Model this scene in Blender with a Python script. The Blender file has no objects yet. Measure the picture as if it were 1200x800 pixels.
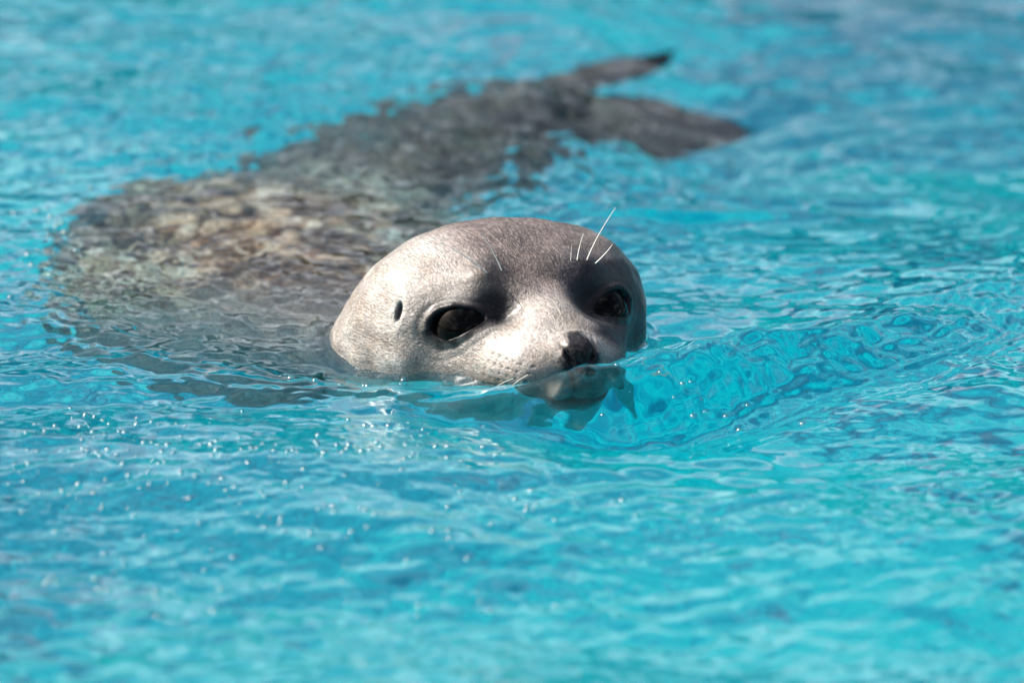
import bpy, bmesh, math
import numpy as np
from mathutils import Vector, Matrix, kdtree

sc = bpy.context.scene
R = math.radians
# ------------------------------------------------------------------ camera
PITCH = 16.0
cam = bpy.data.cameras.new("camera")
camo = bpy.data.objects.new("camera", cam)
sc.collection.objects.link(camo)
sc.camera = camo
cam.lens = 327.0
cam.sensor_width = 36.0
camo.location = (0, -6 * math.cos(R(PITCH)), 6 * math.sin(R(PITCH)))
camo.rotation_euler = (R(90 - PITCH), 0, 0)
cam.clip_end = 2000
cam.dof.use_dof = True
cam.dof.focus_distance = 5.93
cam.dof.aperture_fstop = 5.0
# ------------------------------------------------------------------ sky and sun
SUN_AZ, SUN_EL = 168.0, 41.0      # azimuth of the sun measured counter-clockwise from +x; camera looks along +y
sd = Vector((math.cos(R(SUN_AZ)) * math.cos(R(SUN_EL)), math.sin(R(SUN_AZ)) * math.cos(R(SUN_EL)), math.sin(R(SUN_EL))))
world = bpy.data.worlds.new("World")
sc.world = world
world.use_nodes = True
wt = world.node_tree
bg = wt.nodes["Background"]
sky = wt.nodes.new("ShaderNodeTexSky")
sky.sky_type = 'NISHITA'
sky.sun_disc = False
sky.sun_elevation = R(SUN_EL)
sky.sun_rotation = math.atan2(sd.x, sd.y)
sky.dust_density = 6.4
# broken white cloud over the blue
wtc = wt.nodes.new("ShaderNodeTexCoord")
wmp = wt.nodes.new("ShaderNodeMapping"); wmp.inputs['Scale'].default_value = (1, 1, 2.6)
wt.links.new(wtc.outputs['Generated'], wmp.inputs['Vector'])
wn = wt.nodes.new("ShaderNodeTexNoise"); wn.inputs['Scale'].default_value = 2.4; wn.inputs['Detail'].default_value = 4; wn.inputs['Roughness'].default_value = .55
wt.links.new(wmp.outputs[0], wn.inputs['Vector'])
wr = wt.nodes.new("ShaderNodeMapRange"); wr.inputs['From Min'].default_value = .50; wr.inputs['From Max'].default_value = .66
wt.links.new(wn.outputs[0], wr.inputs['Value'])
wx = wt.nodes.new("ShaderNodeMix"); wx.data_type = 'RGBA'
wt.links.new(wr.outputs[0], wx.inputs[0]); wt.links.new(sky.outputs[0], wx.inputs[6]); wc = wt.nodes.new("ShaderNodeMapRange"); wc.inputs['From Min'].default_value = .50; wc.inputs['From Max'].default_value = .68
wc.inputs['To Min'].default_value = 4.0; wc.inputs['To Max'].default_value = 10.0
wt.links.new(wn.outputs[0], wc.inputs['Value'])
# clouds scatter the light forward: they are brightest where the sky behind them is
wb = wt.nodes.new("ShaderNodeVectorMath"); wb.operation = 'MULTIPLY_ADD'; wb.inputs[1].default_value = (1.0, 1.0, 1.0)
wt.links.new(sky.outputs[0], wb.inputs[0]); wt.links.new(wc.outputs[0], wb.inputs[2])
wt.links.new(wb.outputs[0], wx.inputs[7])
wt.links.new(wx.outputs[2], bg.inputs[0])
bg.inputs[1].default_value = 0.072
sun = bpy.data.lights.new("sun", 'SUN')
sun.energy = 4.4
sun.angle = R(0.5)
sun.color = (1.0, 0.95, 0.88)
suno = bpy.data.objects.new("sun", sun)
sc.collection.objects.link(suno)
suno.rotation_euler = sd.to_track_quat('Z', 'Y').to_euler()
sun.cycles.is_caustics_light = True
sc.view_settings.view_transform = 'Standard'
sc.view_settings.look = 'None'
sc.view_settings.exposure = 1.08
sc.view_settings.gamma = 1.0
sc.cycles.use_denoising = True
sc.cycles.denoiser = 'OPENIMAGEDENOISE'
sc.cycles.caustics_refractive = True
sc.cycles.caustics_reflective = True
sc.cycles.blur_glossy = 0.3
sc.cycles.max_bounces = 10
sc.cycles.sample_clamp_indirect = 6.0

# ------------------------------------------------------------------ helpers
rng = np.random.RandomState(7)

def link(o, parent=None):
    sc.collection.objects.link(o)
    if parent is not None:
        o.parent = parent
    return o

def np_mesh(name, verts, quads, tris=None):
    me = bpy.data.meshes.new(name)
    verts = np.asarray(verts, 'f')
    nt_ = 0 if tris is None else len(tris)
    me.vertices.add(len(verts))
    me.vertices.foreach_set('co', verts.ravel())
    idx = np.asarray(quads, 'i').ravel()
    starts = np.arange(len(quads)) * 4
    if nt_:
        starts = np.concatenate([starts, len(idx) + np.arange(nt_) * 3])
        idx = np.concatenate([idx, np.asarray(tris, 'i').ravel()])
    me.loops.add(len(idx))
    me.loops.foreach_set('vertex_index', idx.astype('i'))
    me.polygons.add(len(starts))
    me.polygons.foreach_set('loop_start', starts.astype('i'))
    me.update(calc_edges=True)
    me.shade_smooth()
    return me

def sstep(e0, e1, x):
    t = np.clip((x - e0) / (e1 - e0), 0, 1)
    return t * t * (3 - 2 * t)

class Nodes:
    def __init__(self, name):
        self.m = bpy.data.materials.new(name)
        self.m.use_nodes = True
        self.t = self.m.node_tree
        self.t.nodes.clear()
        self.out = self.n('ShaderNodeOutputMaterial')

    def n(self, typ, **kw):
        nd = self.t.nodes.new(typ)
        for k, v in kw.items():
            if k.startswith('i_'):
                nd.inputs[k[2:].replace('_', ' ')].default_value = v
            else:
                setattr(nd, k, v)
        return nd

    def l(self, a, b):
        self.t.links.new(a, b)

    def ramp(self, fac, pts):
        r = self.n('ShaderNodeValToRGB')
        e = r.color_ramp.elements
        while len(e) < len(pts):
            e.new(0.5)
        for i, (p, c) in enumerate(pts):
            e[i].position = p
            e[i].color = c if len(c) == 4 else (*c, 1)
        self.l(fac, r.inputs[0])
        return r.outputs[0]

    def mix(self, fac, a, b, mode='MIX'):
        x = self.n('ShaderNodeMix', data_type='RGBA', blend_type=mode)
        for s, v in ((x.inputs[0], fac), (x.inputs[6], a), (x.inputs[7], b)):
            if hasattr(v, 'links'):
                self.l(v, s)
            elif isinstance(v, (int, float)):
                s.default_value = v
            else:
                s.default_value = (*v, 1)
        return x.outputs[2]

    def math(self, op, a, b=0.0, clamp=False):
        x = self.n('ShaderNodeMath', operation=op, use_clamp=clamp)
        for s, v in ((x.inputs[0], a), (x.inputs[1], b)):
            if hasattr(v, 'links'):
                self.l(v, s)
            else:
                s.default_value = v
        return x.outputs[0]

    def noise(self, vec, scale, detail=4, rough=.5, dist=0.0):
        x = self.n('ShaderNodeTexNoise')
        x.inputs['Scale'].default_value = scale
        x.inputs['Detail'].default_value = detail
        x.inputs['Roughness'].default_value = rough
        x.inputs['Distortion'].default_value = dist
        self.l(vec, x.inputs['Vector'])
        return x.outputs[0]

# ------------------------------------------------------------------ the bow wave crest (plan view) and the wave field
CREST = np.array([  # x, y, height, front width, back width
    [-0.60, -0.05, .002, .030, .05],
    [-0.36, -0.085, .003, .022, .04],
    [-0.24, -0.100, .0045, .020, .035],
    [-0.12, -0.112, .005, .020, .025],
    [-0.05, -0.128, .007, .022, .025],
    [0.005, -0.145, .014, .026, .030],
    [0.050, -0.145, .032, .026, .030],
    [0.095, -0.118, .029, .030, .040],
    [0.145, -0.075, .024, .034, .045],
    [0.200, -0.040, .021, .034, .050],
    [0.245, 0.005, .014, .034, .055],
    [0.290, 0.085, .007, .036, .06],
    [0.340, 0.200, .005, .050, .06],
    [0.420, 0.420, .002, .060, .06]])

def catmull(P, n):
    P = np.asarray(P, float)
    d = np.r_[0, np.cumsum(np.linalg.norm(np.diff(P[:, :2], axis=0), axis=1))]
    t = np.linspace(0, d[-1], n)
    return np.stack([pchip(d, P[:, k], t) for k in range(P.shape[1])], 1)

def pchip(x, y, t):
    x = np.asarray(x, float); y = np.asarray(y, float)
    h = np.diff(x); dl = np.diff(y) / h
    m = np.zeros_like(y)
    for i in range(1, len(y) - 1):
        if dl[i - 1] * dl[i] > 0:
            w1 = 2 * h[i] + h[i - 1]; w2 = h[i] + 2 * h[i - 1]
            m[i] = (w1 + w2) / (w1 / dl[i - 1] + w2 / dl[i])
    m[0] = dl[0]; m[-1] = dl[-1]
    i = np.clip(np.searchsorted(x, t) - 1, 0, len(h) - 1)
    s = (t - x[i]) / h[i]
    return ((1 + 2 * s) * (1 - s) ** 2 * y[i] + s * (1 - s) ** 2 * h[i] * m[i]
            + s * s * (3 - 2 * s) * y[i + 1] + s * s * (s - 1) * h[i] * m[i + 1])

def waves(x, y, n, l0, l1, slope, seed, ang=None, spread=math.pi, warp=.3):
    """sum of n sines between two wavelengths; slope = rms slope of the sum"""
    r = np.random.RandomState(seed)
    z = np.zeros_like(x)
    for k in range(n):
        L = l0 * (l1 / l0) ** r.uniform()
        a = (r.uniform(-1, 1) * spread) + (ang or 0.0)
        ph = r.uniform(0, 6.283)
        kx, ky = math.cos(a) * 6.283 / L, math.sin(a) * 6.283 / L
        q = r.uniform(0, 6.283)
        wob = warp * np.sin(.31 * (kx * y - ky * x) + q) if warp else 0
        s = np.sin(kx * x + ky * y + ph + wob * 3)
        z += L / 6.283 * s
    return z * slope * math.sqrt(2.0 / n)

def patch(x, y, L, seed, sharp=2.0):
    z = waves(x, y, 9, L * .7, L * 1.6, 1.0, seed, warp=.2)
    z = z / (z.std() + 1e-9)
    return 1 / (1 + np.exp(-sharp * z))

def water_height(x, y, cell):
    """height field of the pool's surface; cell = local grid spacing, short waves fade where the grid is coarse"""
    def att(L):
        return np.clip((L / cell - 4) / 4, 0, 1)
    z = waves(x, y, 22, .22, .9, .046, 3, warp=.25) * att(.2)
    z += waves(x, y, 26, .07, .22, .052, 5, ang=1.35, spread=1.0) * att(.08)
    far = sstep(.15, .5, y)
    near = sstep(-.12, -.35, y)
    p1 = patch(x, y * .8, .28, 11)
    z += waves(x, y, 40, .022, .07, .10, 6, ang=1.57, spread=1.3, warp=.4) * att(.025) * (.45 + .9 * p1)
    p2 = patch(x, y, .16, 12, 2.5)
    z += waves(x, y, 44, .0085, .022, .15, 8, ang=1.57, spread=1.2, warp=.4) * att(.009) * (.25 + .9 * p2) 
    # stronger scrambling of the surface above the seal's back, left of the head
    back = np.maximum(np.exp(-((x + .2) / .17) ** 2 - ((y - .1) / .22) ** 2), 1.5 * np.exp(-((x + .08) / .2) ** 2 - ((y - .55) / .2) ** 2))
    z += waves(x, y, 30, .010, .030, .19, 9, warp=.5) * att(.011) * back
    # slow swell running towards the camera
    z += .0085 * np.cos(6.283 * (y + .34 + .10 * np.sin(x * 4.1)) / .46) * att(.2) * (.6 + .4 * np.sin(x * 5.3 + .8)) * (y < .9) * sstep(-.05, -.2, y)
    z += -.045 * sstep(.02, .65, y) * sstep(.0, .18, x) * sstep(.62, .42, x) * np.clip(1.6 - y, 0, 1)
    # choppier disturbed water where the hind body sweeps under the surface
    z += waves(x, y, 24, .030, .10, .24, 31, warp=.5) * att(.04) * np.exp(-((x + .05) / .22) ** 2 - ((y - .56) / .15) ** 2)
    # bow wave
    box = (np.abs(x) < .9) & (np.abs(y) < .9)
    xs, ys = x[box], y[box]
    C = catmull(CREST, 90)
    best = np.full(xs.shape, 9.0)
    hh = np.zeros_like(xs); fr = np.ones_like(xs); bk = np.ones_like(xs); sg = np.ones_like(xs); al = np.zeros_like(xs)
    T = np.gradient(C[:, :2], axis=0)
    T /= np.linalg.norm(T, axis=1)[:, None]
    for i in range(len(C) - 1):
        ex_, ey_ = C[i + 1, 0] - C[i, 0], C[i + 1, 1] - C[i, 1]
        t = np.clip(((xs - C[i, 0]) * ex_ + (ys - C[i, 1]) * ey_) / (ex_ * ex_ + ey_ * ey_), 0, 1)
        dx, dy = xs - C[i, 0] - t * ex_, ys - C[i, 1] - t * ey_
        d = np.hypot(dx, dy)
        m = d < best
        best[m] = d[m]
        for arr, c in ((hh, 2), (fr, 3), (bk, 4)):
            arr[m] = (C[i, c] + t * (C[i + 1, c] - C[i, c]))[m]
        sg[m] = np.sign((ex_ * dy - ey_ * dx)[m])   # + behind the crest
        al[m] = (i + t)[m]
    d = best * sg
    wv = np.where(d > 0, np.exp(-(d / bk) ** 2), np.exp(-(np.abs(d) / fr) ** 2.2))
    zz = hh * wv
    # trough ahead of the crest and trailing hollow along the head
    zz -= .28 * hh * np.exp(-((d + 1.9 * fr) / (.9 * fr)) ** 2)
    # capillary train ahead of and over the right arm
    xi = sstep(.03, .12, xs)
    ph = d + .006 * np.sin(xs * 31) + .004 * np.sin(ys * 47 + 1)
    cap = (np.sin(6.283 * ph / .0125) * .00030 + np.sin(6.283 * ph / .0085 + 2 * np.sin(al * .2)) * .00014)
    zz += cap * np.exp(-((d + .03) / .055) ** 2) * xi * (.3 + sstep(.0, .012, hh))
    # choppy lumps riding on the thick part of the wave
    lump = waves(xs, ys, 36, .012, .055, .40, 21, warp=.5)
    zz += (.42 + .58 * sstep(.08, .15, xs)) * lump * np.exp(-((d + .012) / .04) ** 2) * sstep(.009, .022, hh)
    lump2 = waves(xs, ys, 22, .010, .03, .10, 22, ang=1.5, spread=.7, warp=.5)
    zz += lump2 * np.exp(-((d + .008) / .02) ** 2) * sstep(.0, .006, hh) * sstep(.02, -.02, xs)
    z[box] += zz
    z -= .007 * np.exp(-((x + .10) / .05) ** 2 - ((y + .05) / .04) ** 2)
    # a low steep wavelet behind the head on the right
    for (x0, y0, x1, y1, a, wd) in ((.045, .315, .215, .385, .0095, .011), (.07, .42, .25, .455, .006, .015), (-.33, .60, -.16, .50, .006, .03)):
        t = np.clip(((x - x0) * (x1 - x0) + (y - y0) * (y1 - y0)) / ((x1 - x0) ** 2 + (y1 - y0) ** 2), 0, 1)
        px_, py_ = x - (x0 + t * (x1 - x0)), y - (y0 + t * (y1 - y0)) - .006 * np.sin(t * 9)
        dd = np.hypot(px_, py_)
        z += a * np.exp(-(dd / wd) ** 2) * (.35 + .65 * np.sin(np.pi * np.clip(t, .05, .95)))
    return z

# ------------------------------------------------------------------ the seal
HEAD = np.array([-.006, -.008, 0.002])
HY = R(22.5)                                   # the head is turned to the right of the camera
ROLL = R(1.5)
F = np.array([math.sin(HY), -math.cos(HY), 0])
L_ = np.array([math.cos(HY), math.sin(HY), 0])  # lateral axis (towards the right of the photograph)

def head_to_world(u, lat, z):
    """u forward, lat lateral, z up, in metres"""
    la = lat * math.cos(ROLL) + z * math.sin(ROLL)
    zz = z * math.cos(ROLL) - lat * math.sin(ROLL)
    return HEAD + np.multiply.outer(u, F) + np.multiply.outer(la, L_) + np.multiply.outer(zz, np.array([0, 0, 1.]))

# u, top, bottom, half width (cm)
HS = np.array([
    [13.05, 2.75, 1.95, .25], [12.95, 3.0, 1.4, .85], [12.6, 3.3, .5, 1.55], [11.9, 3.65, -.9, 2.5], [10.9, 3.95, -2.1, 3.35],
    [9.5, 4.45, -2.5, 4.15], [8.0, 5.05, -2.8, 4.85], [6.5, 5.75, -3.1, 5.9], [5.0, 6.5, -3.6, 7.1],
    [3.0, 7.4, -4.9, 8.7], [1.0, 8.0, -6, 9.6], [-1.0, 8.1, -7.5, 10.2], [-3.5, 7.4, -10, 10.2],
    [-6.0, 5.6, -13, 10.1], [-8.5, 3.0, -16, 10.1], [-11.0, -.2, -18, 10.4]])
# x, y, centre z, half width, half height  (m)
BS = np.array([
    [-.112, .160, -.118, .120, .104], [-.152, .228, -.130, .142, .112], [-.170, .300, -.128, .150, .110],
    [-.168, .385, -.122, .145, .102], [-.128, .495, -.140, .104, .084], [-.085, .600, -.135, .098, .074], [-.045, .680, -.118, .084, .062],
    [-.012, .720, -.098, .064, .048], [.020, .734, -.082, .042, .034], [.042, .738, -.076, .020, .020], [.047, .738, -.075, .004, .005]])
secs = []
for u, t, b, hw in HS / 100:
    c = HEAD + u * F
    secs.append([c[0], c[1], (t + b) / 2, hw, (t - b) / 2, 0])
for s in BS:
    secs.append([*s, 1])
secs = np.array(secs)
secs[len(HS):, 2] += 0
dist = np.r_[0, np.cumsum(np.sqrt((np.diff(secs[:, :5], axis=0) ** 2 * np.array([1, 1, .6, 1, .3])).sum(1)))]
nH = len(HS)
tH, tB = dist[nH - 1], dist[-1]
tt = np.r_[np.linspace(0, dist[nH - 1], 380, endpoint=False), np.linspace(dist[nH - 1], tB, 130)]
S = np.stack([pchip(dist, secs[:, k], tt) for k in range(6)], 1)
ctr = S[:, :2]
g = np.gradient(ctr, axis=0)
g /= np.linalg.norm(g, axis=1)[:, None] + 1e-12
side = np.stack([-(-g[:, 1]), -g[:, 0]], 1)    # lateral vector matching L_ at the head (tangent = -F)
# head rings keep the head's own frame, the neck blends into the path's frame
hb = 1 - sstep(dist[nH - 3], dist[nH], tt)
side = side * (1 - hb[:, None]) + L_[:2] * hb[:, None] * 1.0
side /= np.linalg.norm(side, axis=1)[:, None]
NA = 600
ang = np.linspace(0, 2 * np.pi, NA, endpoint=False)
ca, sa = np.sin(ang), np.cos(ang)               # start at the top
ex = np.interp(tt, [0, dist[4], dist[8], dist[nH - 1], tB], [2.0, 2.15, 2.3, 2.2, 2.0])
den = (np.abs(ca)[None, :] ** ex[:, None] + np.abs(sa)[None, :] ** ex[:, None]) ** (-1 / ex[:, None])
LA = ca[None, :] * den * S[:, 3:4]
ZZ = sa[None, :] * den * S[:, 4:5] + S[:, 2:3]
# roll of the head fades along the neck
rl = ROLL * hb[:, None]
LA2 = LA * np.cos(rl) + ZZ * np.sin(rl)
ZZ2 = ZZ * np.cos(rl) - LA * np.sin(rl)
V = np.stack([S[:, 0:1] + LA2 * side[:, 0:1], S[:, 1:2] + LA2 * side[:, 1:2], ZZ2], -1)
nr = len(tt)
ii = (np.arange(nr - 1)[:, None] * NA + np.arange(NA)[None, :]).ravel()
jj = (np.arange(nr - 1)[:, None] * NA + (np.arange(NA)[None, :] + 1) % NA).ravel()
quads = np.stack([ii, jj, jj + NA, ii + NA], 1)
verts = V.reshape(-1, 3)
tip0, tip1 = V[0].mean(0) + F * .0006, V[-1].mean(0)
verts = np.vstack([verts, tip0, tip1])
a0 = np.arange(NA); a1 = (a0 + 1) % NA
tris = np.vstack([np.stack([np.full(NA, len(verts) - 2), a1, a0], 1),
                  np.stack([np.full(NA, len(verts) - 1), (nr - 1) * NA + a0, (nr - 1) * NA + a1], 1)])

def to_head(v):
    d = v - HEAD
    u = d @ F
    la = d @ L_
    z = d[:, 2]
    return u, la * math.cos(ROLL) - z * math.sin(ROLL), z * math.cos(ROLL) + la * math.sin(ROLL)

def vnormals(v, q):
    n = np.zeros_like(v)
    fn = np.cross(v[q[:, 2]] - v[q[:, 0]], v[q[:, 3]] - v[q[:, 1]])
    for k in range(4):
        for c in range(3):
            n[:, c] += np.bincount(q[:, k], fn[:, c], len(v))
    return n / (np.linalg.norm(n, axis=1)[:, None] + 1e-15)

N = vnormals(verts, quads)
if (N[: 50 * NA] * (verts[: 50 * NA] - HEAD - F * .08)).sum() < 0:
    N = -N
    quads = quads[:, ::-1]
    tris = tris[:, ::-1]

def gauss(c, r):
    """c = (u, lat, z) in cm, both sides; r radius in cm"""
    u, la, z = U0, LA0, Z0
    return np.exp(-(((u - c[0]) ** 2 + (np.abs(la) - c[1]) ** 2 + (z - c[2]) ** 2) / r ** 2))

# ---- large forms
u_, l_, z_ = to_head(verts)
U0, LA0, Z0 = u_ * 100, l_ * 100, z_ * 100
disp = np.zeros(len(verts))
disp += .65 * gauss((5.0, 3.5, 6.1), 1.3)       # brow
disp -= 1.05 * gauss((7.3, 3.2, 4.3), 1.6)       # hollow between eye and bridge
disp += .25 * gauss((9.0, 0.0, 5.0), 1.5)       # nose bridge
disp -= .30 * gauss((5.5, 6.9, 1.6), 1.8)       # below the eye, outer
disp += .45 * gauss((8.6, 4.3, .6), 2.1)        # cheek
disp += .60 * gauss((10.7, 2.5, 1.2), 1.35)       # whisker pad
disp -= .35 * gauss((12.6, 0.0, .2), .55)       # philtrum
disp -= .30 * gauss((12.0, 0.0, -1.4), .6)
disp += .30 * gauss((6.0, 5.6, 3.2), 1.9)       # orbit
disp -= .20 * gauss((6.3, 0.0, 6.0), 1.3)       # dip between the brows
disp += .20 * gauss((1.0, 7.5, 5.2), 2.2)
verts += N * (disp / 100)[:, None]
N2 = vnormals(verts, quads)
if (N2 * N).sum() < 0:
    N2 = -N2
N = N2
u_, l_, z_ = to_head(verts)
U0, LA0, Z0 = u_ * 100, l_ * 100, z_ * 100
headmask = (np.arange(len(verts)) < 380 * NA) | (np.arange(len(verts)) == len(verts) - 2)

# ---- eyes: find the surface point and normal at each eye
EYES = []
disp = np.zeros(len(verts))
tang = np.zeros_like(verts)
lidmask = np.zeros(len(verts))
creasemask = np.zeros(len(verts))
ringmask = np.zeros(len(verts))
for sgn in (-1, 1):
    target = (5.7, 5.6 if sgn < 0 else 4.9, 3.15)
    dd = (U0 - target[0]) ** 2 + (sgn * LA0 - target[1]) ** 2 + (Z0 - target[2]) ** 2 + (~headmask) * 1e6
    i0 = int(np.argmin(dd))
    near = np.where(dd < dd[i0] + 1.2 ** 2)[0]
    n0 = N[near].mean(0); n0 /= np.linalg.norm(n0)
    p0 = verts[i0].copy()
    fwd = F - n0 * (F @ n0); fwd /= np.linalg.norm(fwd)
    up = np.cross(fwd, n0); up /= np.linalg.norm(up)
    if up[2] < 0: up = -up
    # the inner corner sits lower than the outer one
    tl = R(38)
    a_ax = fwd * math.cos(tl) + up * math.sin(tl)
    b_ax = up * math.cos(tl) - fwd * math.sin(tl)
    d = verts - p0
    A = d @ a_ax * 100; B = d @ b_ax * 100; Cn = d @ n0 * 100
    ok = headmask & (np.abs(Cn) < 2.8) & (A ** 2 + B ** 2 < 22) & (N @ n0 > 0)
    hA = np.where(A > 0, 1.85, 1.65)
    hB = np.where(B > 0, .93, .86) * np.clip(1 - .10 * A, .7, 1.2)
    m = np.sqrt((A / hA) ** 2 + (np.abs(B) / hB) ** 1.8)
    opening = sstep(1.08, .84, m) * ok
    disp -= opening * 1.6
    disp += (.03 + .09 * (B > 0)) * np.exp(-((m - 1.22) / .20) ** 2) * ok
    disp -= .035 * np.exp(-((m - 1.60) / .12) ** 2) * ok * sstep(-1.2, .2, np.abs(B)) 
    disp += .01 * np.exp(-((m - 1.86) / .14) ** 2) * ok
    disp -= .025 * np.exp(-((m - 2.15) / .12) ** 2) * ok * (B < .3)
    lidmask = np.maximum(lidmask, sstep(1.75, 1.12, m + .12 * np.sin(5 * A) * np.sin(4 * B)) * ok)
    creasemask = np.maximum(creasemask, .35 * np.exp(-((m - 1.60) / .13) ** 2) * ok)
    ringmask = np.maximum(ringmask, np.exp(-(np.maximum(m - 1.3, 0) / 1.15) ** 2) * ok)
    EYES.append((p0, n0, a_ax, b_ax))
# ---- ear slits
earmask = np.zeros(len(verts)); earhalo = np.zeros(len(verts))
for sgn in (-1, 1):
    dd = (U0 - 2.5) ** 2 + (sgn * LA0 - 8.0) ** 2 + (Z0 - 3.2) ** 2 + (~headmask) * 1e6
    i0 = int(np.argmin(dd)); p0 = verts[i0]; n0 = N[i0]
    fwd = F - n0 * (F @ n0); fwd /= np.linalg.norm(fwd)
    up = np.cross(fwd, n0); up = up if up[2] > 0 else -up
    tl = R(-8)
    a_ax = fwd * math.cos(tl) - up * math.sin(tl); b_ax = up * math.cos(tl) + fwd * math.sin(tl)
    d = verts - p0
    A = d @ a_ax * 100; B = d @ b_ax * 100
    ok = headmask & (np.linalg.norm(d, axis=1) < .03) & (N @ n0 > 0)
    m = np.sqrt((A / .27) ** 2 + (B / .72) ** 2)
    disp -= .35 * sstep(1.2, .3, m) * ok
    disp += .02 * np.exp(-((m - 1.9) / .6) ** 2) * ok
    earmask = np.maximum(earmask, sstep(1.15, .7, m) * ok)
    earhalo = np.maximum(earhalo, np.exp(-(np.maximum(m - 1.2, 0) / 1.0) ** 2) * ok)
# ---- nose pad and nostrils
al_ = np.abs(LA0)
wob = .12 * np.sin(7 * LA0 + 2) * np.sin(6 * Z0 + 1) + .08 * np.sin(17 * LA0) * np.sin(15 * Z0 + U0 * 9)
pad = sstep(11.35, 12.1, U0 + .12 * Z0 + wob) * sstep(1.75, 1.05, al_ + .35 * np.maximum(1.9 - Z0, 0) ** 1.2 + .8 * np.maximum(Z0 - 2.5, 0) + wob) * sstep(.5, 1.0, Z0)
nx, nz = al_ - (.74 + .34 * (Z0 - 2.3)), Z0 - 2.45
nost = np.exp(-((nx - .16 * nz * nz) / .17) ** 2 - (nz / .55) ** 2) * sstep(11.2, 11.9, U0)
disp += .10 * pad - .42 * nost
disp -= .16 * np.exp(-(LA0 / .09) ** 2) * sstep(11.3, 12.2, U0) * sstep(2.6, 1.8, Z0)
# nose: fold over the pad
disp += .10 * np.exp(-((U0 - 11.35) / .22) ** 2) * sstep(2.0, .6, al_) * sstep(2, 3, Z0)
# whisker rows: small dimples on the pads
dots = np.zeros(len(verts))
for row in range(5):
    for col in range(6):
        cu, cz = 11.9 - .55 * col - .12 * row, 1.75 - .48 * row + .05 * col
        dots = np.maximum(dots, np.exp(-((U0 - cu) ** 2 + (Z0 - cz) ** 2) / .10 ** 2) * (al_ > 1.2))
disp -= .05 * dots
# mouth line
mz = .1 - .9 + .10 * (12 - U0)
mouth = np.exp(-((Z0 + 1.35 - .16 * (12 - U0)) / .09) ** 2) * sstep(7.6, 8.4, U0)
disp -= .22 * mouth
# folds of skin on muzzle and neck, low-frequency unevenness
rs = np.random.RandomState(4)
un = np.zeros(len(verts))
for k in range(26):
    kv = rs.normal(size=3); kv *= 6.283 / (rs.uniform(1.2, 5.0)) / np.linalg.norm(kv)
    un += np.sin(kv[0] * U0 + kv[1] * LA0 + kv[2] * Z0 + rs.uniform(0, 6.28)) * .012
disp += un * (1 - lidmask)
verts += N * (disp / 100)[:, None]

def tube_blade(path, wid, thk, wdir, nseg=28):
    """closed tapered paddle: path points, half widths, half thicknesses, width direction"""
    P = np.asarray(path, float)
    d = np.r_[0, np.cumsum(np.linalg.norm(np.diff(P, axis=0), axis=1))]
    t = np.linspace(0, d[-1], 60)
    Q = np.stack([pchip(d, P[:, k], t) for k in range(3)], 1)
    w = pchip(d, wid, t); h = pchip(d, thk, t)
    T = np.gradient(Q, axis=0); T /= np.linalg.norm(T, axis=1)[:, None]
    W = wdir - T * (T @ wdir)[:, None]; W /= np.linalg.norm(W, axis=1)[:, None]
    H = np.cross(T, W)
    a = np.linspace(0, 2 * np.pi, nseg, endpoint=False)
    # toes: the paddle's thickness ripples across its width towards the tip
    rip = 1 + .45 * np.cos(a * 0 + 5 * np.pi * np.cos(a))[None, :] * np.linspace(0, 1, 60)[:, None]
    v = Q[:, None] + (w[:, None] * np.cos(a))[..., None] * W[:, None] + (h[:, None] * np.sin(a) * rip)[..., None] * H[:, None]
    # scalloped end
    v += (np.linspace(0, 1, 60) ** 6)[:, None, None] * (np.abs(np.cos(a)) * -.012 - .003 * np.cos(10 * np.arccos(np.clip(np.cos(a), -1, 1))))[None, :, None] * T[:, None]
    n = 60
    ii = (np.arange(n - 1)[:, None] * nseg + np.arange(nseg)).ravel(); jj = (np.arange(n - 1)[:, None] * nseg + (np.arange(nseg) + 1) % nseg).ravel()
    q = np.stack([ii, jj, jj + nseg, ii + nseg], 1)
    vv = np.vstack([v.reshape(-1, 3), v[0].mean(0), v[-1].mean(0)])
    a0 = np.arange(nseg); a1 = (a0 + 1) % nseg
    tr = np.vstack([np.stack([np.full(nseg, len(vv) - 2), a1, a0], 1), np.stack([np.full(nseg, len(vv) - 1), (n - 1) * nseg + a0, (n - 1) * nseg + a1], 1)])
    me = np_mesh('flipper', vv, q, tr)
    bm = bmesh.new(); bm.from_mesh(me); bmesh.ops.recalc_face_normals(bm, faces=bm.faces); bm.to_mesh(me); bm.free()
    return me

blades = [
    tube_blade([(-.01, .715, -.095), (.035, .715, -.085), (.09, .715, -.072), (.172, .722, -.058)], [.030, .046, .050, .016], [.020, .014, .009, .003], np.array([0, .86, .50])),
    tube_blade([(-.01, .745, -.080), (.035, .770, -.055), (.078, .800, -.034), (.118, .840, -.022)], [.018, .016, .016, .006], [.016, .011, .008, .003], np.array([.1, .9, .42])),
    tube_blade([(-.21, .300, -.180), (-.25, .330, -.215), (-.27, .380, -.245), (-.275, .43, -.26)], [.030, .042, .040, .022], [.022, .014, .010, .005], np.array([.3, .9, .2])),
]
body_me = np_mesh('body', verts, quads, tris)
bm = bmesh.new(); bm.from_mesh(body_me); bmesh.ops.recalc_face_normals(bm, faces=bm.faces); bm.to_mesh(body_me); bm.free()

# masks travel with the mesh through the union as point attributes
nose_dark = np.clip(pad * 1.0 + nost, 0, 1)
for nm, arr in (('lid', lidmask), ('ring', ringmask), ('nose', nose_dark), ('ear', np.clip(earmask, 0, 1)), ('halo', earhalo),
                ('crease', np.clip(creasemask + mouth * .8 + dots * .8, 0, 1))):
    at = body_me.attributes.new(nm, 'FLOAT', 'POINT')
    at.data.foreach_set('value', arr.astype('f'))
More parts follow.
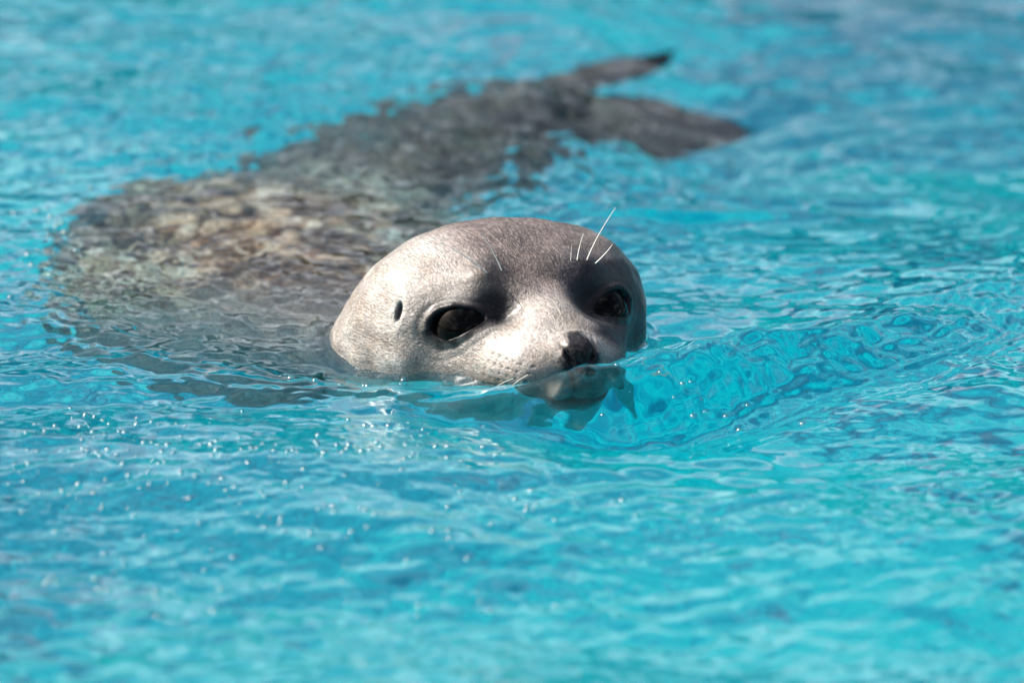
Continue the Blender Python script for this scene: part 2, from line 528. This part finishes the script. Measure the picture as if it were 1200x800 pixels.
# fur direction coordinate: along the body, round the body
cs = np.stack([np.repeat(tt, NA), np.tile(np.minimum(ang, 2 * np.pi - ang) * .06, nr)], 1)
cs = np.vstack([cs, [0, 0], [tB, 0]])
body = bpy.data.objects.new('body', body_me)
sc.collection.objects.link(body)
cut = []
for k, bme in enumerate(blades):
    o = bpy.data.objects.new('tmp', bme); sc.collection.objects.link(o); cut.append(o)
    md = body.modifiers.new('u', 'BOOLEAN'); md.operation = 'UNION'; md.object = o
    md.solver = 'MANIFOLD'
dg = bpy.context.evaluated_depsgraph_get()
new = bpy.data.meshes.new_from_object(body.evaluated_get(dg))
body.modifiers.clear()
print('BODY', len(body_me.vertices), '->', len(new.vertices))
if len(new.vertices) > 1000:
    body.data = new
for o in cut:
    bpy.data.objects.remove(o)
body.data.name = 'body'
body.data.shade_smooth()

# fur colour and painted shade map, from the animal's own coordinates
me = body.data
nv = len(me.vertices)
P = np.empty(nv * 3, 'f'); me.vertices.foreach_get('co', P); P = P.reshape(-1, 3).astype(float)
NN = np.empty(nv * 3, 'f'); me.vertices.foreach_get('normal', NN); NN = NN.reshape(-1, 3)
u, la, z = [c * 100 for c in to_head(P)]
al = np.abs(la)
ale = np.where(la < 0, al, .62 * al)                # dark cap painted further down on the shaded side, as shade
dorsal = sstep(3.0, 6.2, z - .10 * np.maximum(ale - 2.0, 0) ** 1.3) * sstep(9.0, 6.5, u)     # darker crown and forehead
dorsal = dorsal * sstep(6.6, 2.2, ale)
side_shade = sstep(.7, 2.0, la - .06 * (u - 6) + .2 * np.sin(u * 2.3) + .12 * np.sin(u * 6.1 + z * 3)) * sstep(12.0, 10.5, u) * sstep(-2.5, .5, z) * sstep(9.6, 8.4, la) * sstep(7.6 - .9 * np.clip(4 - u, 0, 6), 5.9 - .7 * np.clip(4 - u, 0, 6), z + .25 * np.sin(la * 2.1 + u))  # shadow on the right of the face, painted into the fur colour
at = me.attributes.new('side', 'FLOAT', 'POINT'); at.data.foreach_set('value', np.clip(side_shade, 0, 1).astype('f'))
flank = (np.arange(nv) * 0.0)
chin = sstep(.9, -.2, z + .3 * np.sin(la * 3) * .5) * sstep(6.5, 9.0, u)
at = me.attributes.new('chin', 'FLOAT', 'POINT'); at.data.foreach_set('value', chin.astype('f'))
at = me.attributes.new('dorsal', 'FLOAT', 'POINT'); at.data.foreach_set('value', dorsal.astype('f'))
bodyw = sstep(-4.0, -12.0, u) * sstep(.12, .2, P[:, 1] + .0)
at = me.attributes.new('torso', 'FLOAT', 'POINT'); at.data.foreach_set('value', bodyw.astype('f'))
fur_shade = 1.1 * np.exp(-(((u - 6.0) ** 2 * .7 + (al - 3.35) ** 2 + (z - 4.15) ** 2) / 1.5 ** 2) ** 2.2)  # dark fur plus painted shade in the eye hollows and on the brows
fur_shade = np.maximum(fur_shade, .8 * np.exp(-((u - 4.8) ** 2 + (al - 3.0) ** 2 + (z - 6.2) ** 2) / 1.3 ** 2))
at = me.attributes.new('mask', 'FLOAT', 'POINT'); at.data.foreach_set('value', fur_shade.astype('f'))
flip = np.maximum(sstep(-.015, .02, P[:, 0]) * (P[:, 1] > .5), .5 * sstep(.42, .55, P[:, 1]))
at = me.attributes.new('flip', 'FLOAT', 'POINT'); at.data.foreach_set('value', flip.astype('f'))

M = Nodes('seal_fur')
geo = M.n('ShaderNodeNewGeometry')
tc = M.n('ShaderNodeTexCoord')
def attr(n):
    a = M.n('ShaderNodeAttribute'); a.attribute_name = n
    return a.outputs['Fac']
pos = tc.outputs['Object']
# fur lies roughly along the head axis: stretch the grain that way
mp = M.n('ShaderNodeMapping'); mp.vector_type = 'POINT'
mp.inputs['Rotation'].default_value = (0, 0, R(62))
mp.inputs['Scale'].default_value = (1, 1, 1)
M.l(pos, mp.inputs['Vector'])
mp2 = M.n('ShaderNodeMapping'); mp2.inputs['Scale'].default_value = (.22, 1, 1)
M.l(mp.outputs[0], mp2.inputs['Vector'])
grain = M.noise(mp2.outputs[0], 1100, 3, .7, .6)
grain2 = M.noise(mp2.outputs[0], 520, 4, .6, .8)
blot = M.noise(pos, 34, 5, .55, .4)
blot2 = M.noise(pos, 120, 5, .65, .3)
base = M.ramp(blot, [(.30, (.205, .180, .160)), (.5, (.30, .278, .258)), (.72, (.42, .405, .39))])
base = M.mix(M.math('MULTIPLY', M.ramp(blot2, [(.42, (0, 0, 0)), (.62, (1, 1, 1))]), .35), base, (.29, .215, .165))
dn = M.math('MULTIPLY', attr('dorsal'), M.ramp(blot2, [(.3, (1, 1, 1)), (.7, (.62, .62, .62))]), True)
base = M.mix(M.math('MULTIPLY', dn, .96), base, M.ramp(blot, [(.38, (.028, .019, .020)), (.62, (.100, .066, .064))]))
tips = M.ramp(M.noise(mp2.outputs[0], 760, 2, .6, .5), [(.54, (0, 0, 0)), (.64, (1, 1, 1))])
base = M.mix(M.math('MULTIPLY', M.math('MULTIPLY', dn, tips), .55), base, (.36, .31, .30))
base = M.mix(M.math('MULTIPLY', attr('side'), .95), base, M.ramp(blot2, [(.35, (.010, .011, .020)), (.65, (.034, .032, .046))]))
base = M.mix(M.math('MULTIPLY', attr('halo'), .4), base, (.52, .50, .47))
base = M.mix(M.math('MULTIPLY', attr('ring'), .72), base, (.09, .088, .085))
base = M.mix(M.math('MULTIPLY', attr('mask'), .92, True), base, (.012, .013, .018))
# torso: dark spots and pale rings
vor = M.n('ShaderNodeTexVoronoi'); vor.inputs['Scale'].default_value = 21; vor.inputs['Randomness'].default_value = 1
wv = M.n('ShaderNodeVectorMath'); wv.operation = 'ADD'
nz_ = M.n('ShaderNodeTexNoise'); nz_.inputs['Scale'].default_value = 30
M.l(pos, nz_.inputs['Vector'])
sc_ = M.n('ShaderNodeVectorMath'); sc_.operation = 'SCALE'; sc_.inputs['Scale'].default_value = .05
M.l(nz_.outputs['Color'], sc_.inputs[0]); M.l(pos, wv.inputs[0]); M.l(sc_.outputs[0], wv.inputs[1]); M.l(wv.outputs[0], vor.inputs['Vector'])
spots = M.ramp(vor.outputs['Distance'], [(.16, (.03, .018, .010)), (.30, (.16, .085, .035)), (.42, (.92, .78, .62)), (.60, (.62, .40, .24)), (.75, (.30, .15, .07))])
spots = M.mix(M.math('MULTIPLY', M.ramp(blot, [(.42, (0, 0, 0)), (.60, (1, 1, 1))]), .75), spots, (.11, .08, .05))
blot3 = M.noise(wv.outputs[0], 70, 6, .68, 1.0)
spots = M.mix(M.ramp(blot3, [(.43, (1, 1, 1)), (.48, (0, 0, 0))]), spots, M.ramp(blot2, [(.45, (.010, .006, .004)), (.60, (.24, .10, .035))]))
spots = M.mix(M.ramp(blot3, [(.53, (0, 0, 0)), (.57, (.95, .95, .95))]), spots, (.95, .86, .76))
spots = M.mix(M.math('MULTIPLY', attr('flip'), .9), spots, (.05, .055, .065))
field = M.noise(pos, 11, 2, .5, 1.2)
spots = M.mix(.9, spots, M.ramp(field, [(.40, (.26, .17, .10)), (.50, (1.05, .82, .60)), (.58, (1.5, 1.4, 1.3))]), 'MULTIPLY')
base = M.mix(attr('torso'), base, spots)
base = M.mix(attr('flip'), base, (.006, .008, .010))
gm = M.ramp(grain, [(.32, (.34, .34, .36)), (.52, (.95, .95, .95)), (.66, (1.8, 1.76, 1.7))])
base = M.mix(.85, base, gm, 'MULTIPLY')
base = M.mix(.5, base, M.ramp(grain2, [(.3, (.62, .62, .64)), (.7, (1.3, 1.28, 1.25))]), 'MULTIPLY')
base = M.mix(attr('crease'), base, (.03, .03, .032))
base = M.mix(M.math('MULTIPLY', attr('chin'), .85), base, M.ramp(blot2, [(.4, (.03, .028, .016)), (.6, (.16, .12, .065))]))
base = M.mix(attr('ear'), base, (.02, .02, .022))
base = M.mix(M.math('MULTIPLY', attr('wetband'), .6), base, M.mix(.65, base, (.05, .045, .04), 'MIX'))
base = M.mix(attr('lid'), base, (.008, .008, .010))
base = M.mix(attr('nose'), base, M.ramp(grain2, [(.4, (.006, .0065, .008)), (.65, (.032, .030, .034))]))
pr = M.n('ShaderNodeBsdfPrincipled')
M.l(base, pr.inputs['Base Color'])
sm = M.math('MAXIMUM', attr('lid'), attr('nose'))
rr = M.math('SUBTRACT', .40, M.math('MULTIPLY', sm, .16))
rr = M.math('SUBTRACT', rr, M.math('MULTIPLY', M.ramp(blot2, [(.45, (0, 0, 0)), (.7, (1, 1, 1))]), .14))
rr = M.math('SUBTRACT', rr, M.math('MULTIPLY', attr('wetband'), .22))
M.l(rr, pr.inputs['Roughness'])
pr.inputs['Specular IOR Level'].default_value = .30
pr.inputs['Coat Weight'].default_value = .45; pr.inputs['Coat Roughness'].default_value = .24
cw = M.math('MAXIMUM', M.math('MAXIMUM', sm, attr('side')), M.math('MAXIMUM', attr('mask'), M.math('MULTIPLY', attr('dorsal'), .7)))
M.l(M.math('MULTIPLY', M.math('SUBTRACT', 1.0, cw, True), .45), pr.inputs['Coat Weight'])
M.l(M.math('SUBTRACT', .34, M.math('MULTIPLY', cw, .18)), pr.inputs['Specular IOR Level'])
bp = M.n('ShaderNodeBump'); bp.inputs['Strength'].default_value = .75; bp.inputs['Distance'].default_value = .0011
mp3 = M.n('ShaderNodeMapping'); mp3.inputs['Scale'].default_value = (.16, 1, 1)
M.l(mp.outputs[0], mp3.inputs['Vector'])
clump = M.noise(mp3.outputs[0], 190, 3, .6, 1.5)
hsum = M.math('ADD', M.math('MULTIPLY', grain, .50), M.math('MULTIPLY', grain2, .9))
hsum = M.math('ADD', hsum, M.math('MULTIPLY', clump, 1.1))
M.l(hsum, bp.inputs['Height'])
st = M.math('SUBTRACT', .75, M.math('MULTIPLY', sm, .35))
M.l(st, bp.inputs['Strength'])
M.l(bp.outputs[0], pr.inputs['Normal'])
M.l(pr.outputs[0], M.out.inputs[0])
body.data.materials.clear()
body.data.materials.append(M.m)
body.cycles.is_caustics_receiver = True

seal = bpy.data.objects.new('seal', None)
sc.collection.objects.link(seal)
seal.location = (0, 0, 0)
seal['label'] = 'grey spotted seal swimming with its head above the turquoise water'
seal['category'] = 'seal'
body.parent = seal

# eyes
E_ = Nodes('seal_eye')
tc = E_.n('ShaderNodeTexCoord')
sx = E_.n('ShaderNodeVectorMath'); sx.operation = 'NORMALIZE'
E_.l(tc.outputs['Object'], sx.inputs[0])
sep = E_.n('ShaderNodeSeparateXYZ'); E_.l(sx.outputs[0], sep.inputs[0])
col = E_.ramp(sep.outputs[2], [(0, (.004, .003, .003)), (.70, (.0022, .0016, .0012)), (.86, (.002, .0016, .0012)), (.90, (.0005, .0005, .0005))])
ep = E_.n('ShaderNodeBsdfPrincipled'); E_.l(col, ep.inputs['Base Color'])
ep.inputs['Roughness'].default_value = .04; ep.inputs['Specular IOR Level'].default_value = .10

E_.l(ep.outputs[0], E_.out.inputs[0])
for p0, n0, a_ax, b_ax in EYES:
    bm = bmesh.new()
    bmesh.ops.create_uvsphere(bm, u_segments=48, v_segments=32, radius=.0225)
    me = bpy.data.meshes.new('eye'); bm.to_mesh(me); bm.free(); me.shade_smooth()
    me.materials.append(E_.m)
    e = bpy.data.objects.new('eye', me); link(e, seal)
    z = Vector(n0); x = Vector(a_ax); y = z.cross(x).normalized(); x = y.cross(z)
    mt = Matrix((x, y, z)).transposed().to_4x4(); mt.translation = Vector(p0 - n0 * .0224 - a_ax * .0008)
    e.matrix_world = mt

# whiskers
Wm = Nodes('whisker_hair')
wp = Wm.n('ShaderNodeBsdfPrincipled'); wp.inputs['Base Color'].default_value = (.90, .86, .76, 1); wp.inputs['Roughness'].default_value = .35
Wm.l(wp.outputs[0], Wm.out.inputs[0])
Wd = Nodes('dark_hair')
wp = Wd.n('ShaderNodeBsdfPrincipled'); wp.inputs['Base Color'].default_value = (.03, .025, .02, 1); wp.inputs['Roughness'].default_value = .4
Wd.l(wp.outputs[0], Wd.out.inputs[0])
me = body.data
kd = kdtree.KDTree(nv)
for i in np.where((P[:, 2] > -.05) & (P[:, 1] < .15))[0]:
    kd.insert(P[i], int(i))
kd.balance()

def whisker(root, d, length, bend, r=.0004, mat=None):
    """root in head coordinates (cm), direction (forward, lateral, up), length m"""
    w = head_to_world(root[0] / 100, root[1] / 100, root[2] / 100)
    co, i, _ = kd.find(Vector(w))
    o = np.array(co) - NN[i] * .0008
    dv = d[0] * F + d[1] * L_ + np.array([0, 0, d[2]]); dv /= np.linalg.norm(dv)
    bv = bend[0] * F + bend[1] * L_ + np.array([0, 0, bend[2]])
    n, k = 14, 6
    t = np.linspace(0, 1, n)
    C = o + dv * (t * length)[:, None] + bv * (t ** 2 * length)[:, None]
    T = np.gradient(C, axis=0); T /= np.linalg.norm(T, axis=1)[:, None]
    X = np.cross(T, [.3, .2, .9]); X /= np.linalg.norm(X, axis=1)[:, None]
    Y = np.cross(T, X)
    a = np.linspace(0, 2 * np.pi, k, endpoint=False)
    rr_ = r * (1 - .75 * t ** 1.5)
    v = C[:, None] + rr_[:, None, None] * (np.cos(a)[None, :, None] * X[:, None] + np.sin(a)[None, :, None] * Y[:, None])
    ii = (np.arange(n - 1)[:, None] * k + np.arange(k)).ravel(); jj = (np.arange(n - 1)[:, None] * k + (np.arange(k) + 1) % k).ravel()
    m_ = np_mesh('whisker', v.reshape(-1, 3), np.stack([ii, jj, jj + k, ii + k], 1))
    m_.materials.append((mat or Wm).m)
    return link(bpy.data.objects.new('whisker', m_), seal)

whisker((5.34, -3.35, 6.14), (.1, -.80, .75), .042, (-.2, -.15, -.05))
whisker((5.17, -2.35, 6.2), (.1, -.38, .9), .030, (-.1, -.1, 0))
whisker((5.0, 2.5, 6.5), (.0, .02, 1.), .012, (0, .05, 0), r=.0002)
whisker((5.0, 2.9, 6.4), (.0, .12, 1.), .018, (0, .12, 0))
whisker((5.0, 3.5, 6.2), (.0, .38, .95), .034, (0, .22, .05), r=.00034)
whisker((5.0, 4.0, 6.0), (.0, .85, .6), .018, (0, -.1, .1))
whisker((9.0, -4.7, -.1), (.2, .9, .35), .018, (0, .2, -.25))
for rt, dr, ln in (((11.4, -2.7, 1.1), (.35, -.9, -.15), .022), ((10.5, -3.3, .9), (.1, -.95, -.1), .020),
                   ((11.5, 2.7, .9), (.35, .9, -.1), .05), ((11.0, 3.0, .5), (.2, .95, -.2), .055), ((10.4, 3.4, .8), (.1, .95, 0), .045)):
    whisker(rt, dr, ln, (-.25, 0, -.35), r=.00022)
for rt, dr, ln in (((7.0, -.7, 5.9), (.3, .95, -.28), .016), ((7.4, -.8, 5.6), (.35, .95, -.3), .022)):
    whisker(rt, dr, ln, (0, 0, -.05), r=.00018, mat=Wd)

# ------------------------------------------------------------------ water surface
def axis(lo, hi, step, far, grow):
    a = [hi]; s = step
    while a[-1] < far:
        s = min(s * grow, 1.2); a.append(a[-1] + s)
    b = [lo]; s = step
    while b[-1] > -far:
        s = min(s * grow, 1.2); b.append(b[-1] - s)
    c = np.linspace(lo, hi, int((hi - lo) / step) + 1)
    return np.r_[np.array(b[:0:-1]), c, np.array(a[1:])]
POOL = 9.0
gx = axis(-.40, .42, .0010, POOL, 1.09)
gy = axis(-.78, .98, .0016, POOL, 1.09)
gx[0], gx[-1], gy[0], gy[-1] = -POOL, POOL, -POOL, POOL
X, Y = np.meshgrid(gx, gy)
cell = np.maximum(np.gradient(gx)[None, :] + 0 * Y, np.gradient(gy)[:, None] + 0 * X)
Zw = water_height(X, Y, cell)
# water climbs a little where it touches the head
pts = P[(np.abs(P[:, 2]) < .022) & (P[:, 1] < .16)]
kd2 = kdtree.KDTree(len(pts[::6]))
for i, p in enumerate(pts[::6]):
    kd2.insert((p[0], p[1], p[2] * .4), i)
kd2.balance()
jx = np.where((gx > -.15) & (gx < .13))[0]; jy = np.where((gy > -.16) & (gy < .17))[0]
for a in jy:
    for b in jx[::2]:
        d = kd2.find((gx[b], gy[a], Zw[a, b] * .4))[2]
        if d < .016:
            e = .0036 * math.exp(-(d / .0042))
            Zw[a, b] += e
            if b + 1 <= jx[-1]: Zw[a, b + 1] += e
wl = np.full(nv, 9.0)
hz = np.where((P[:, 2] > -.03) & (P[:, 2] < .06) & (P[:, 1] < .15))[0]
fx = np.clip(np.searchsorted(gx, P[hz, 0]), 0, len(gx) - 1); fy = np.clip(np.searchsorted(gy, P[hz, 1]), 0, len(gy) - 1)
wl[hz] = P[hz, 2] - Zw[fy, fx]
wob2 = .0015 * np.sin(P[:, 0] * 420) + .001 * np.sin(P[:, 0] * 1130 + P[:, 1] * 700)
me = body.data
at = me.attributes.new('wetband', 'FLOAT', 'POINT'); at.data.foreach_set('value', sstep(.010, .002, wl + wob2).astype('f'))
nxx, nyy = len(gx), len(gy)
wv_ = np.stack([X, Y, Zw], -1).reshape(-1, 3)
i0 = (np.arange(nyy - 1)[:, None] * nxx + np.arange(nxx - 1)[None, :]).ravel()
wq = np.stack([i0, i0 + 1, i0 + nxx + 1, i0 + nxx], 1)
print('WATER quads', len(wq))
wme = np_mesh('water', wv_, wq)
water = link(bpy.data.objects.new('water', wme))
water['kind'] = 'structure'
W = Nodes('pool_water')
gl = W.n('ShaderNodeBsdfGlass'); gl.inputs['IOR'].default_value = 1.333; gl.inputs['Roughness'].default_value = 0.0
W.l(gl.outputs[0], W.out.inputs[0])
va = W.n('ShaderNodeVolumeAbsorption'); va.inputs['Color'].default_value = (0.0, .986, .992, 1); va.inputs['Density'].default_value = 2.2
W.l(va.outputs[0], W.out.inputs[1])
wme.materials.append(W.m)
water.cycles.is_caustics_caster = True

# ------------------------------------------------------------------ pool basin and surroundings
def box(name, lo, hi, mat, bev=0.0):
    bm = bmesh.new()
    bmesh.ops.create_cube(bm, size=1)
    for v in bm.verts:
        v.co = Vector([lo[k] + (v.co[k] + .5) * (hi[k] - lo[k]) for k in range(3)])
    if bev:
        bmesh.ops.bevel(bm, geom=bm.edges[:], offset=bev, segments=3, affect='EDGES', profile=.5)
    m_ = bpy.data.meshes.new(name); bm.to_mesh(m_); bm.free(); m_.materials.append(mat)
    o = link(bpy.data.objects.new(name, m_)); o['kind'] = 'structure'
    return o
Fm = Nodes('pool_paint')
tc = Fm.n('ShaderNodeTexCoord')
# caustic light and dark painted in, patches a hand's breadth to a metre across
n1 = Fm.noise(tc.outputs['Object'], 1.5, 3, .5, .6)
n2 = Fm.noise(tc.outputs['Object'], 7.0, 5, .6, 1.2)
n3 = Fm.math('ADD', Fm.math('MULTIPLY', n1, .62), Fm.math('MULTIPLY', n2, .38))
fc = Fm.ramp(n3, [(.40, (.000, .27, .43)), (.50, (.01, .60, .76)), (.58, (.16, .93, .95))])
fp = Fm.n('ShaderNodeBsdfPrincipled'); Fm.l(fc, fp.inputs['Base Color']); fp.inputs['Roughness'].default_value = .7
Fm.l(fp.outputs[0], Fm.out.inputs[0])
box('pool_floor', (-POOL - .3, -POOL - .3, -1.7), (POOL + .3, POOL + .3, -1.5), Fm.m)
Dm = Nodes('concrete_deck')
tc = Dm.n('ShaderNodeTexCoord')
dc = Dm.ramp(Dm.noise(tc.outputs['Object'], 3, 6, .6), [(.3, (.30, .28, .25)), (.7, (.42, .40, .36))])
dp = Dm.n('ShaderNodeBsdfPrincipled'); Dm.l(dc, dp.inputs['Base Color']); dp.inputs['Roughness'].default_value = .85
Dm.l(dp.outputs[0], Dm.out.inputs[0])
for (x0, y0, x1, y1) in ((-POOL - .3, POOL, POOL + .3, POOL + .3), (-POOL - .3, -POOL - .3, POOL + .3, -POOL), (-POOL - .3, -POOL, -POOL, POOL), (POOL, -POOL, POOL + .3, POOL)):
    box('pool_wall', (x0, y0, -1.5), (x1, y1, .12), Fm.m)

# unseen rock wall, added and darkened for its reflection in the water
bm = bmesh.new()
bmesh.ops.create_grid(bm, x_segments=160, y_segments=30, size=1)
from mathutils import noise as mn
for v in bm.verts:
    a, b = v.co.x * 16, (v.co.y + 1) * .5
    q = Vector((a * .8, b * 3, 0))
    d = mn.fractal(q, .8, 2.1, 6)
    v.co = Vector((a, POOL + 2.6 + .35 * abs(a) * .2 + .9 * d + b * .8, -.2 + b * (2.7 + .9 * mn.noise(Vector((a * .45, 3, 0))))))
me_ = bpy.data.meshes.new('reflected_rock_wall'); bm.to_mesh(me_); bm.free()
Rm = Nodes('rock')
tc = Rm.n('ShaderNodeTexCoord')
rp = Rm.n('ShaderNodeBsdfPrincipled'); Rm.l(Rm.ramp(Rm.noise(tc.outputs['Object'], 2.5, 8, .65), [(.3, (.015, .025, .014)), (.7, (.07, .075, .045))]), rp.inputs['Base Color'])
rp.inputs['Roughness'].default_value = .9; Rm.l(rp.outputs[0], Rm.out.inputs[0]); me_.materials.append(Rm.m)
o = link(bpy.data.objects.new('reflected_rock_wall', me_)); o['kind'] = 'structure'
D_ = POOL + .3
for (x0, y0, x1, y1) in ((-400, D_, 400, 400), (-400, -400, 400, -D_), (-400, -D_, -D_, D_), (D_, -D_, 400, D_)):
    box('deck', (x0, y0, -.3), (x1, y1, .10), Dm.m)

# ------------------------------------------------------------------ clear domes added to make sun glints, plus bubbles at the left edge
rb = np.random.RandomState(21)
spots_ = []
def scatter(n, cx, cy, sx, sy):
    for _ in range(n):
        spots_.append((rb.normal(cx, sx), rb.normal(cy, sy)))
for cx, cy, n in ((-.25, -.24, 60), (-.17, -.30, 60), (-.08, -.26, 40), (-.27, -.37, 45), (-.13, -.40, 50), (.02, -.36, 22), (-.21, -.50, 30), (-.04, -.50, 20)):
    scatter(n, cx, cy, .040, .035)
scatter(26, -.31, .26, .012, .07)
scatter(10, -.10, -.085, .03, .008)
scatter(14, .10, -.15, .04, .012)
bv, bq, bt = [], [], []
ns, nrg = 10, 5
for (cx, cy) in spots_:
    r = float(np.clip(rb.lognormal(-6.35, .42), .0007, .0026))
    ix = int(np.clip(np.searchsorted(gx, cx), 1, len(gx) - 2)); iy = int(np.clip(np.searchsorted(gy, cy), 1, len(gy) - 2))
    cz = Zw[iy, ix] - .25 * r
    b0 = len(bv)
    for k in range(nrg):
        ph = (k + .0) / nrg * (math.pi / 2)
        for j in range(ns):
            a = 2 * math.pi * j / ns
            bv.append((cx + r * math.cos(ph) * math.cos(a), cy + r * math.cos(ph) * math.sin(a), cz + r * math.sin(ph)))
    bv.append((cx, cy, cz + r))
    for k in range(nrg - 1):
        for j in range(ns):
            a = b0 + k * ns + j; b = b0 + k * ns + (j + 1) % ns
            bq.append((a, b, b + ns, a + ns))
    for j in range(ns):
        bt.append((b0 + (nrg - 1) * ns + j, b0 + (nrg - 1) * ns + (j + 1) % ns, len(bv) - 1))
bme = np_mesh('glint_bubbles', np.array(bv), np.array(bq), np.array(bt))
Bm = Nodes('glint_film')
tr = Bm.n('ShaderNodeBsdfTransparent')
gs = Bm.n('ShaderNodeBsdfGlossy'); gs.inputs['Roughness'].default_value = .24
fr_ = Bm.n('ShaderNodeFresnel'); fr_.inputs['IOR'].default_value = 1.9
mx = Bm.n('ShaderNodeMixShader')
Bm.l(fr_.outputs[0], mx.inputs[0]); Bm.l(tr.outputs[0], mx.inputs[1]); Bm.l(gs.outputs[0], mx.inputs[2]); Bm.l(mx.outputs[0], Bm.out.inputs[0])
bme.materials.append(Bm.m)
bo = link(bpy.data.objects.new('glint_bubbles', bme))
bo['kind'] = 'stuff'
bo['label'] = 'sun glints on the water in front of the seal, shaped as tiny clear domes, with some bubbles'
bo['category'] = 'bubbles'
